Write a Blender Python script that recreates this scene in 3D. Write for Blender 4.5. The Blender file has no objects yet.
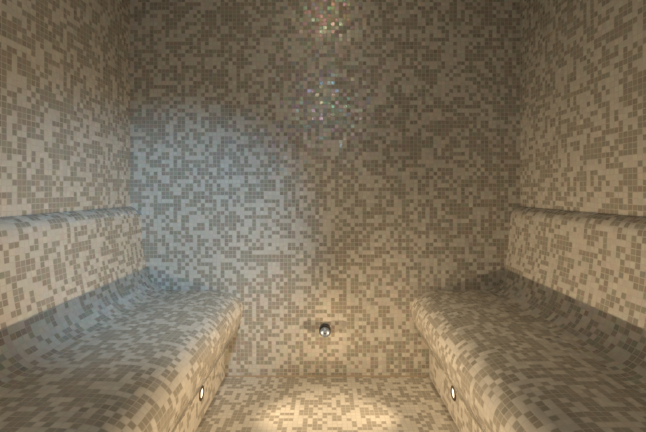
import bpy, bmesh, math, random
from mathutils import Vector, Matrix
random.seed(7)
C = bpy.context.scene.collection
K = 0.005                      # metres per pixel measured on the back wall
T = 0.0197                     # mosaic pitch (tile + joint), metres
F = 388.0                      # focal length in pixels (646 wide)
D = F * K                      # camera to back wall
CAMZ = 186.5 * K               # camera height above the floor
L = 2.55                       # room length
CEIL = 2.19
XL, XR = -196 * K, 194.5 * K   # side walls

# ---------------------------------------------------------------- materials
def nd(nt, kind, **kw):
    n = nt.nodes.new(kind)
    for k, v in kw.items(): setattr(n, k, v)
    return n

def math_node(nt, op, a, b=None, c=None):
    n = nd(nt, 'ShaderNodeMath', operation=op)
    for i, v in enumerate((a, b, c)):
        if v is None: continue
        if isinstance(v, (int, float)): n.inputs[i].default_value = v
        else: nt.links.new(v, n.inputs[i])
    return n.outputs[0]

def mix_col(nt, f, a, b):
    n = nd(nt, 'ShaderNodeMix', data_type='RGBA')
    for sock, v in ((n.inputs[0], f), (n.inputs[6], a), (n.inputs[7], b)):
        if isinstance(v, tuple): sock.default_value = (*v, 1)
        elif isinstance(v, (int, float)): sock.default_value = v
        else: nt.links.new(v, sock)
    return n.outputs[2]

LIGHT_A, LIGHT_B = (0.73, 0.685, 0.595), (0.665, 0.625, 0.545)
DARK_A, DARK_B = (0.42, 0.378, 0.302), (0.37, 0.332, 0.264)
GROUT = (0.60, 0.555, 0.48)

def mosaic(name, dark=0.45, rough=0.27, tilt=0.12, ior=1.62, film=1.8):
    m = bpy.data.materials.new(name); m.use_nodes = True
    nt = m.node_tree; nt.nodes.clear()
    out = nd(nt, 'ShaderNodeOutputMaterial'); bs = nd(nt, 'ShaderNodeBsdfPrincipled')
    nt.links.new(bs.outputs[0], out.inputs[0])
    uv = nd(nt, 'ShaderNodeUVMap', uv_map='UVMap')
    fl = nd(nt, 'ShaderNodeVectorMath', operation='FLOOR'); nt.links.new(uv.outputs[0], fl.inputs[0])
    fr = nd(nt, 'ShaderNodeVectorMath', operation='FRACTION'); nt.links.new(uv.outputs[0], fr.inputs[0])
    wn = nd(nt, 'ShaderNodeTexWhiteNoise', noise_dimensions='2D'); nt.links.new(fl.outputs[0], wn.inputs['Vector'])
    off = nd(nt, 'ShaderNodeVectorMath', operation='ADD'); nt.links.new(fl.outputs[0], off.inputs[0])
    off.inputs[1].default_value = (531.0, 277.0, 0)
    wn2 = nd(nt, 'ShaderNodeTexWhiteNoise', noise_dimensions='2D'); nt.links.new(off.outputs[0], wn2.inputs['Vector'])
    # tiles of a colour tend to sit together: blend single-tile, pair and patch randomness
    hf = nd(nt, 'ShaderNodeVectorMath', operation='MULTIPLY_ADD'); nt.links.new(fl.outputs[0], hf.inputs[0])
    hf.inputs[1].default_value = (0.5, 0.5, 1); hf.inputs[2].default_value = (61.25, 38.25, 0)
    hfl = nd(nt, 'ShaderNodeVectorMath', operation='FLOOR'); nt.links.new(hf.outputs[0], hfl.inputs[0])
    wn3 = nd(nt, 'ShaderNodeTexWhiteNoise', noise_dimensions='2D'); nt.links.new(hfl.outputs[0], wn3.inputs['Vector'])
    ns = nd(nt, 'ShaderNodeTexNoise', noise_dimensions='2D'); ns.inputs['Scale'].default_value = 0.27
    ns.inputs['Detail'].default_value = 1.0
    nt.links.new(fl.outputs[0], ns.inputs['Vector'])
    v1 = math_node(nt, 'MULTIPLY_ADD', math_node(nt, 'SUBTRACT', wn3.outputs['Value'], 0.5), 0.55, wn.outputs['Value'])
    v2 = math_node(nt, 'MULTIPLY_ADD', math_node(nt, 'SUBTRACT', ns.outputs[0], 0.5), 0.8, v1)
    isdark = math_node(nt, 'LESS_THAN', v2, dark)
    sp = nd(nt, 'ShaderNodeSeparateColor'); nt.links.new(wn2.outputs['Color'], sp.inputs[0])
    la = mix_col(nt, sp.outputs[0], LIGHT_A, LIGHT_B)
    da = mix_col(nt, sp.outputs[0], DARK_A, DARK_B)
    col = mix_col(nt, isdark, la, da)
    # joint mask: distance to the tile edge
    sx = nd(nt, 'ShaderNodeSeparateXYZ'); nt.links.new(fr.outputs[0], sx.inputs[0])
    def edge(s):
        return math_node(nt, 'SUBTRACT', 0.5, math_node(nt, 'ABSOLUTE', math_node(nt, 'SUBTRACT', s, 0.5)))
    e = math_node(nt, 'MINIMUM', edge(sx.outputs[0]), edge(sx.outputs[1]))
    mr = nd(nt, 'ShaderNodeMapRange', interpolation_type='SMOOTHSTEP')
    nt.links.new(e, mr.inputs[0]); mr.inputs[1].default_value = 0.03; mr.inputs[2].default_value = 0.085
    col2 = mix_col(nt, mr.outputs[0], GROUT, col)
    nt.links.new(col2, bs.inputs['Base Color'])
    # every tile is bedded at a slightly different angle
    geo = nd(nt, 'ShaderNodeNewGeometry')
    sub = nd(nt, 'ShaderNodeVectorMath', operation='SUBTRACT'); nt.links.new(wn2.outputs['Color'], sub.inputs[0])
    sub.inputs[1].default_value = (0.5, 0.5, 0.5)
    sc = nd(nt, 'ShaderNodeVectorMath', operation='SCALE'); nt.links.new(sub.outputs[0], sc.inputs[0]); sc.inputs['Scale'].default_value = tilt
    ad = nd(nt, 'ShaderNodeVectorMath', operation='ADD'); nt.links.new(geo.outputs['Normal'], ad.inputs[0]); nt.links.new(sc.outputs[0], ad.inputs[1])
    no = nd(nt, 'ShaderNodeVectorMath', operation='NORMALIZE'); nt.links.new(ad.outputs[0], no.inputs[0])
    bp = nd(nt, 'ShaderNodeBump'); bp.inputs['Strength'].default_value = 0.15; bp.inputs['Distance'].default_value = 0.0008
    nt.links.new(mr.outputs[0], bp.inputs['Height']); nt.links.new(no.outputs[0], bp.inputs['Normal'])
    nt.links.new(bp.outputs[0], bs.inputs['Normal'])
    r = math_node(nt, 'MULTIPLY_ADD', sp.outputs[1], 0.12, rough - 0.04)
    rr = math_node(nt, 'MULTIPLY_ADD', math_node(nt, 'SUBTRACT', 1.0, mr.outputs[0]), 0.4, r)
    nt.links.new(rr, bs.inputs['Roughness'])
    bs.inputs['IOR'].default_value = ior
    # pearl glaze: thin film of a different thickness on every tile
    bs.inputs['Thin Film Thickness'].default_value = 400
    nt.links.new(math_node(nt, 'MULTIPLY_ADD', sp.outputs[2], 520, 180), bs.inputs['Thin Film Thickness'])
    bs.inputs['Thin Film IOR'].default_value = film
    return m

def plain(name, col, rough=0.4, metal=0.0, emit=None, strength=0):
    m = bpy.data.materials.new(name); m.use_nodes = True
    nt = m.node_tree; b = nt.nodes['Principled BSDF']
    ns = nd(nt, 'ShaderNodeTexNoise'); ns.inputs['Scale'].default_value = 180
    mr = nd(nt, 'ShaderNodeMapRange'); nt.links.new(ns.outputs[0], mr.inputs[0])
    mr.inputs[3].default_value = max(0.02, rough - 0.06); mr.inputs[4].default_value = rough + 0.06
    nt.links.new(mr.outputs[0], b.inputs['Roughness'])
    b.inputs['Base Color'].default_value = (*col, 1); b.inputs['Metallic'].default_value = metal
    if emit:
        b.inputs['Emission Color'].default_value = (*emit, 1); b.inputs['Emission Strength'].default_value = strength
    return m

WARM = (1.0, 0.755, 0.49)
M_WALL = mosaic('mosaic_wall', 0.56)
M_SEAT = mosaic('mosaic_seat', 0.60, rough=0.28, ior=1.5, film=1.55)
M_BACK = mosaic('mosaic_backrest', 0.49, rough=0.25)
M_RISER = mosaic('mosaic_riser', 0.36, rough=0.45, ior=1.36, film=1.4)
M_FLOOR = mosaic('mosaic_floor', 0.46, rough=0.42, ior=1.42, film=1.45)
M_CHROME = plain('polished_steel', (0.62, 0.64, 0.68), 0.16, 1.0)
M_BRUSH = plain('brushed_steel', (0.16, 0.125, 0.09), 0.42, 1.0)
M_SATIN = plain('satin_steel', (0.40, 0.47, 0.58), 0.5, 1.0)
M_DARK = plain('black_rubber', (0.02, 0.02, 0.022), 0.5)
M_SEAL = plain('joint_sealant', (0.42, 0.32, 0.21), 0.5)
M_FRAME = plain('door_aluminium', (0.45, 0.45, 0.46), 0.35, 1.0)
M_LENS = plain('lit_lens', (0.9, 0.85, 0.75), 0.3, 0, (1.0, 0.84, 0.62), 2.2)
M_CEILENS = plain('ceiling_lens', (0.9, 0.88, 0.8), 0.3, 0, (1.0, 0.80, 0.50), 60)
M_COOL = plain('cool_lens', (0.9, 0.92, 1.0), 0.3, 0, (0.80, 0.9, 1.0), 62)
M_GLASS = bpy.data.materials.new('door_glass'); M_GLASS.use_nodes = True
gb = M_GLASS.node_tree.nodes['Principled BSDF']
gb.inputs['Base Color'].default_value = (0.82, 0.9, 0.92, 1); gb.inputs['Roughness'].default_value = 0.03
gb.inputs['Transmission Weight'].default_value = 1.0

# ---------------------------------------------------------------- helpers
def link(name, bm, mat, parent=None, smooth=False, kind=None, loc=None):
    me = bpy.data.meshes.new(name)
    bmesh.ops.recalc_face_normals(bm, faces=bm.faces[:])
    bm.to_mesh(me); bm.free()
    me.materials.append(mat)
    if smooth:
        me.polygons.foreach_set('use_smooth', [True] * len(me.polygons))
        me.set_sharp_from_angle(angle=math.radians(38))
    o = bpy.data.objects.new(name, me); C.objects.link(o)
    if parent: o.parent = parent
    if kind: o['kind'] = kind
    if loc: o.location = loc
    return o

def thing(name, label, cat, loc, rot=(0, 0, 0), group=None):
    o = bpy.data.objects.new(name, None); C.objects.link(o)
    o.empty_display_size = 0.05
    o.location = loc; o.rotation_euler = rot
    o['label'] = label; o['category'] = cat
    if group: o['group'] = group
    return o

def slab(name, lo, hi, mat, uaxis, vaxis, seed, kind='structure', parent=None, u0=0.0, v0=0.0):
    """a box whose UVs count mosaic tiles along two world axes"""
    bm = bmesh.new()
    bmesh.ops.create_cube(bm, size=1)
    for v in bm.verts:
        for i in range(3): v.co[i] = (lo[i] + hi[i]) / 2 + v.co[i] * (hi[i] - lo[i])
    uvl = bm.loops.layers.uv.new('UVMap')
    for f in bm.faces:
        for l in f.loops:
            l[uvl].uv = ((l.vert.co[uaxis] - u0) / T + seed * 211, (l.vert.co[vaxis] - v0) / T + seed * 137 + 300)
    return link(name, bm, mat, parent, kind=kind)

def box(bm, lo, hi):
    r = bmesh.ops.create_cube(bm, size=1)
    for v in r['verts']:
        for i in range(3): v.co[i] = (lo[i] + hi[i]) / 2 + v.co[i] * (hi[i] - lo[i])

def lathe(profile, seg=40, bm=None):
    """profile of (radius, height) turned about +Z"""
    bm = bm or bmesh.new()
    rings = []
    for r, h in profile:
        if r < 1e-6: rings.append([bm.verts.new((0, 0, h))])
        else: rings.append([bm.verts.new((r * math.cos(2 * math.pi * i / seg), r * math.sin(2 * math.pi * i / seg), h)) for i in range(seg)])
    for a, b in zip(rings, rings[1:]):
        for i in range(seg):
            j = (i + 1) % seg
            if len(a) == 1 and len(b) == 1: continue
            if len(a) == 1: bm.faces.new((a[0], b[i], b[j]))
            elif len(b) == 1: bm.faces.new((a[i], b[0], a[j]))
            else: bm.faces.new((a[i], b[i], b[j], a[j]))
    return bm

def catmull(pts, n=5):
    out = []
    P = [pts[0]] + pts + [pts[-1]]
    for i in range(1, len(P) - 2):
        p0, p1, p2, p3 = (Vector(q) for q in P[i - 1:i + 3])
        for k in range(n):
            t = k / n
            out.append(0.5 * ((2 * p1) + (p2 - p0) * t + (2 * p0 - 5 * p1 + 4 * p2 - p3) * t * t + (3 * p1 - p0 - 3 * p2 + p3) * t ** 3))
    out.append(Vector(pts[-1]))
    return out

def px_to_xz(p, side):
    d, h = p
    k = max(0.0, min(1.0, (d - 102) / 93.25))
    off = 1.2 * (1 - k) - 0.75 * k
    return ((side * d + off) * K, CAMZ - h * K)

def extrude(name, profile, closing, side, seed, parent, vstart, mat):
    """tile-clad profile swept along the room, closed behind by `closing` points"""
    bm = bmesh.new(); uvl = bm.loops.layers.uv.new('UVMap')
    prof = [px_to_xz(p, side) for p in profile]
    arc = [vstart]
    for a, b in zip(prof, prof[1:]): arc.append(arc[-1] + math.dist(a, b))
    full = prof + [px_to_xz(p, side) for p in closing]
    v0 = [bm.verts.new((x, 0, z)) for x, z in full]
    v1 = [bm.verts.new((x, -L, z)) for x, z in full]
    n = len(full)
    for i in range(n):
        j = (i + 1) % n
        f = bm.faces.new((v0[i], v0[j], v1[j], v1[i]))
        if j > i and j < len(prof):
            uvs = ((0, arc[i]), (0, arc[j]), (L, arc[j]), (L, arc[i]))
            for l, (u, v) in zip(f.loops, uvs): l[uvl].uv = (u / T + seed * 211, v / T + seed * 137 + 300)
    bm.faces.new(v0); bm.faces.new(v1)
    return link(name, bm, mat, parent, smooth=True), arc[-1]

# ---------------------------------------------------------------- room shell
W = 0.12
slab('floor', (XL - W, -L - W, -0.1), (XR + W, W, 0), M_FLOOR, 0, 1, 1, u0=XL)
slab('ceiling', (XL - W, -L - W, CEIL), (XR + W, W, CEIL + 0.1), M_WALL, 0, 1, 2)
slab('wall_back', (XL - W, 0, 0), (XR + W, W, CEIL), M_WALL, 0, 2, 3, u0=XL)
slab('wall_left', (XL - W, -L, 0), (XL, 0, CEIL), M_WALL, 1, 2, 4)
slab('wall_right', (XR, -L, 0), (XR + W, 0, CEIL), M_WALL, 1, 2, 5)
# entrance wall behind the viewpoint, with its glass door
bm = bmesh.new(); uvl = bm.loops.layers.uv.new('UVMap')
box(bm, (XL - W, -L - W, 0), (-0.39, -L, CEIL)); box(bm, (0.39, -L - W, 0), (XR + W, -L, CEIL))
box(bm, (-0.39, -L - W, 2.0), (0.39, -L, CEIL))
for f in bm.faces:
    for l in f.loops: l[uvl].uv = (l.vert.co.x / T + 900, l.vert.co.z / T + 900)
link('wall_front', bm, M_WALL, kind='structure')
bm = bmesh.new()
box(bm, (-0.39, -L - 0.08, 0), (-0.35, -L - 0.03, 2.0)); box(bm, (0.35, -L - 0.08, 0), (0.39, -L - 0.03, 2.0))
box(bm, (-0.35, -L - 0.08, 1.96), (0.35, -L - 0.03, 2.0))
dr = link('door_1', bm, M_FRAME, kind='structure')
bm = bmesh.new(); box(bm, (-0.35, -L - 0.06, 0.005), (0.35, -L - 0.05, 1.96)); link('door_glass', bm, M_GLASS, dr)
# sealant bead where the back wall meets the floor
bm = bmesh.new()
prof = [(0, 0), (0, 0.006), (-0.0018, 0.0042), (-0.0042, 0.0018), (-0.006, 0)]
x0, x1 = -100 * K, 102 * K
a = [bm.verts.new((x0, y, z)) for y, z in prof]; b = [bm.verts.new((x1, y, z)) for y, z in prof]
for i in range(5): bm.faces.new((a[i], a[(i + 1) % 5], b[(i + 1) % 5], b[i]))
bm.faces.new(a); bm.faces.new(b)
link('trim_1', bm, M_SEAL, kind='structure')

# ---------------------------------------------------------------- benches
BACK = [(195.25, 16.6), (191.8, 17.8), (188.4, 20.0), (186.0, 23.4), (185.0, 28.5), (184.2, 42), (182.8, 57), (180.5, 71),
        (177.5, 83.5), (172, 93), (165, 98.5), (157, 100)]
SEAT = [(157, 100), (140, 100), (122, 100), (112, 100.3), (103, 101.4), (95, 104), (89, 108.2), (85.3, 113.6), (84.2, 120),
        (85.8, 130), (90.0, 140), (94.8, 148), (98.6, 153.2), (100.8, 156.6), (101.8, 159.4), (102, 161)]
RISER = [(102, 161), (102.1, 173), (102.2, 186.5)]
for side, seed, lab in ((-1, 11, 'mosaic-tiled built-in steam bench along the left wall, in bluish light at its far end'),
                        (1, 14, 'mosaic-tiled built-in steam bench along the right wall, in warm brown light')):
    root = thing('steam_room_bench', lab, 'bench', (0, 0, 0), group='tiled benches facing each other')
    root.location = (side * 140 * K, -L / 2, 0)
    offs = root.location.copy()
    o1, v = extrude('backrest', catmull(BACK), [(195.25, 100)], side, seed, root, 0, M_BACK)
    o2, v = extrude('seat', catmull(SEAT), [(130, 161), (157, 161)], side, seed, root, v, M_SEAT)
    o3, v = extrude('riser', catmull(RISER), [(118, 186.5), (118, 161)], side, seed, root, v, M_RISER)
    for o in (o1, o2, o3): o.location = -offs

# ---------------------------------------------------------------- recessed bench lights
def bench_light(x, y, z, side, label, group):
    # local +Z points out of the riser into the room
    t = thing('recessed_spotlight', label, 'light', (x, y, z), (0, -side * math.pi / 2, 0), group)
    link('bezel', lathe([(0.0178, -0.002), (0.0178, 0.0022), (0.0192, 0.0040), (0.0255, 0.0040), (0.0285, 0.0024), (0.0295, 0.0), (0.0295, -0.002), (0.0178, -0.002)]), M_BRUSH, t, smooth=True)
    link('lens', lathe([(0.0177, -0.0015), (0.0177, 0.0008), (0.012, 0.0020), (0.006, 0.0026), (0, 0.0028)]), M_LENS, t, smooth=True)
    l = bpy.data.lights.new('bench_beam', 'SPOT'); l.energy = BEAM; l.color = WARM
    l.spot_size = math.radians(82); l.spot_blend = 1.0; l.shadow_soft_size = 0.008
    o = bpy.data.objects.new('bench_beam', l); C.objects.link(o)
    o.location = (x - side * 0.012, y, z); o.rotation_euler = Vector((-side, 0.08, 0.18)).to_track_quat('-Z', 'Y').to_euler()
    return t
BEAM = 34.0
ZS = (186.5 - 164.4) * K
for side, nm in ((-1, 'left'), (1, 'right')):
    x = (side * 102.05 + 1.2) * K
    for k, y in enumerate((-0.37, -1.22, -2.07)):
        where = ('glowing round recessed light low in the %s bench front, near the back wall' % nm if k == 0 else
                 'round recessed light in the %s bench front, %s from the back wall' % (nm, 'second' if k == 1 else 'third'))
        bench_light(x, y, ZS, side, where, 'round lights in the bench fronts')

# ---------------------------------------------------------------- steam nozzle on the back wall
noz = thing('steam_nozzle', 'small round chrome steam nozzle low in the middle of the back wall', 'nozzle',
            (-1.0 * K, 0, (186.5 - 139) * K), (math.pi / 2, 0, 0))
link('flange', lathe([(0, 0), (0.031, 0), (0.031, 0.003), (0.0285, 0.006), (0.020, 0.0075), (0, 0.0075)]), M_CHROME, noz, smooth=True)
link('body', lathe([(0.0275, 0.007), (0.0285, 0.010), (0.0285, 0.034), (0.0270, 0.038), (0.0225, 0.040), (0, 0.040)]), M_DARK, noz, smooth=True)
cap = link('cap', lathe([(0.0200, 0.0385), (0.0235, 0.040), (0.0240, 0.044), (0.0225, 0.050), (0.0190, 0.0555), (0.0130, 0.0595), (0.0060, 0.0615), (0.0036, 0.0610), (0, 0.0610)]), M_SATIN, noz, smooth=True)
link('outlet', lathe([(0, 0.0608), (0.0036, 0.0608), (0.0036, 0.0620), (0.0026, 0.0620), (0.0026, 0.0613), (0, 0.0613)]), M_DARK, cap, smooth=True)
noz.rotation_euler = (math.pi / 2, 0, 0)

# ---------------------------------------------------------------- the lamps above
cl = thing('ceiling_light', 'round recessed ceiling light above the bench aisle', 'light', (0.0, -0.82, CEIL), (math.pi, 0, 0))
link('bezel', lathe([(0.060, 0), (0.060, 0.003), (0.064, 0.006), (0.074, 0.005), (0.078, 0.0), (0.060, 0)]), M_BRUSH, cl, smooth=True)
link('lens', lathe([(0.0598, 0.0005), (0.0598, 0.002), (0.03, 0.004), (0, 0.0046)]), M_CEILENS, cl, smooth=True)

dl = bpy.data.lights.new('ceiling_beam', 'SPOT'); dl.energy = 72; dl.color = (1.0, 0.80, 0.54)
dl.spot_size = math.radians(58); dl.spot_blend = 1.0; dl.shadow_soft_size = 0.05
do = bpy.data.objects.new('ceiling_beam', dl); C.objects.link(do); do.location = (0, -0.82, CEIL - 0.012)
do.rotation_euler = Vector((0, 0.55, -2.18)).to_track_quat('-Z', 'Y').to_euler()

LAMP = Vector((-0.02, -2.10, CAMZ + 0.83)); AIM = Vector((-0.76, 0.0, 0.60))
q = (AIM - LAMP).to_track_quat('Z', 'Y')
wl = thing('wall_spotlight', 'cool white spotlight on an arm above the entrance door', 'light', LAMP)
wl.rotation_euler = q.to_euler()
link('lamp_housing', lathe([(0, -0.13), (0.04, -0.128), (0.070, -0.10), (0.078, 0), (0.074, 0), (0.072, -0.02), (0, -0.02)]), M_FRAME, wl, smooth=True)
link('lens', lathe([(0.0715, -0.019), (0.0715, -0.015), (0, -0.012)]), M_COOL, wl, smooth=True)
bm = bmesh.new(); box(bm, (LAMP.x - 0.012, -L, LAMP.z - 0.012), (LAMP.x + 0.012, LAMP.y - 0.1, LAMP.z + 0.012))
arm = link('arm', bm, M_FRAME, wl); arm.matrix_parent_inverse = (Matrix.Translation(LAMP) @ q.to_matrix().to_4x4()).inverted()
sl = bpy.data.lights.new('cool_spot', 'SPOT'); sl.energy = 130; sl.color = (0.36, 0.67, 1.0)
sl.spot_size = math.radians(39); sl.spot_blend = 0.9; sl.shadow_soft_size = 0.035
so = bpy.data.objects.new('cool_spot', sl); C.objects.link(so)
so.location = LAMP + (AIM - LAMP).normalized() * 0.012; so.rotation_euler = (AIM - LAMP).to_track_quat('-Z', 'Y').to_euler()

# ---------------------------------------------------------------- world, camera, view
w = bpy.data.worlds.new('world'); bpy.context.scene.world = w; w.use_nodes = True
w.node_tree.nodes['Background'].inputs[0].default_value = (0.55, 0.62, 0.7, 1)
w.node_tree.nodes['Background'].inputs[1].default_value = 0.15
cam = bpy.data.cameras.new('camera'); co = bpy.data.objects.new('camera', cam); C.objects.link(co)
co.location = (0, -D, CAMZ); co.rotation_euler = (math.pi / 2, 0, 0)
cam.sensor_width = 36; cam.lens = F * 36 / 646
cam.shift_x = -3 / 646; cam.shift_y = -26 / 646; cam.clip_start = 0.02
S = bpy.context.scene; S.camera = co
vs = S.view_settings; vs.view_transform = 'Standard'; vs.look = 'None'; vs.gamma = 1; vs.use_curve_mapping = False
vs.exposure = -0.45
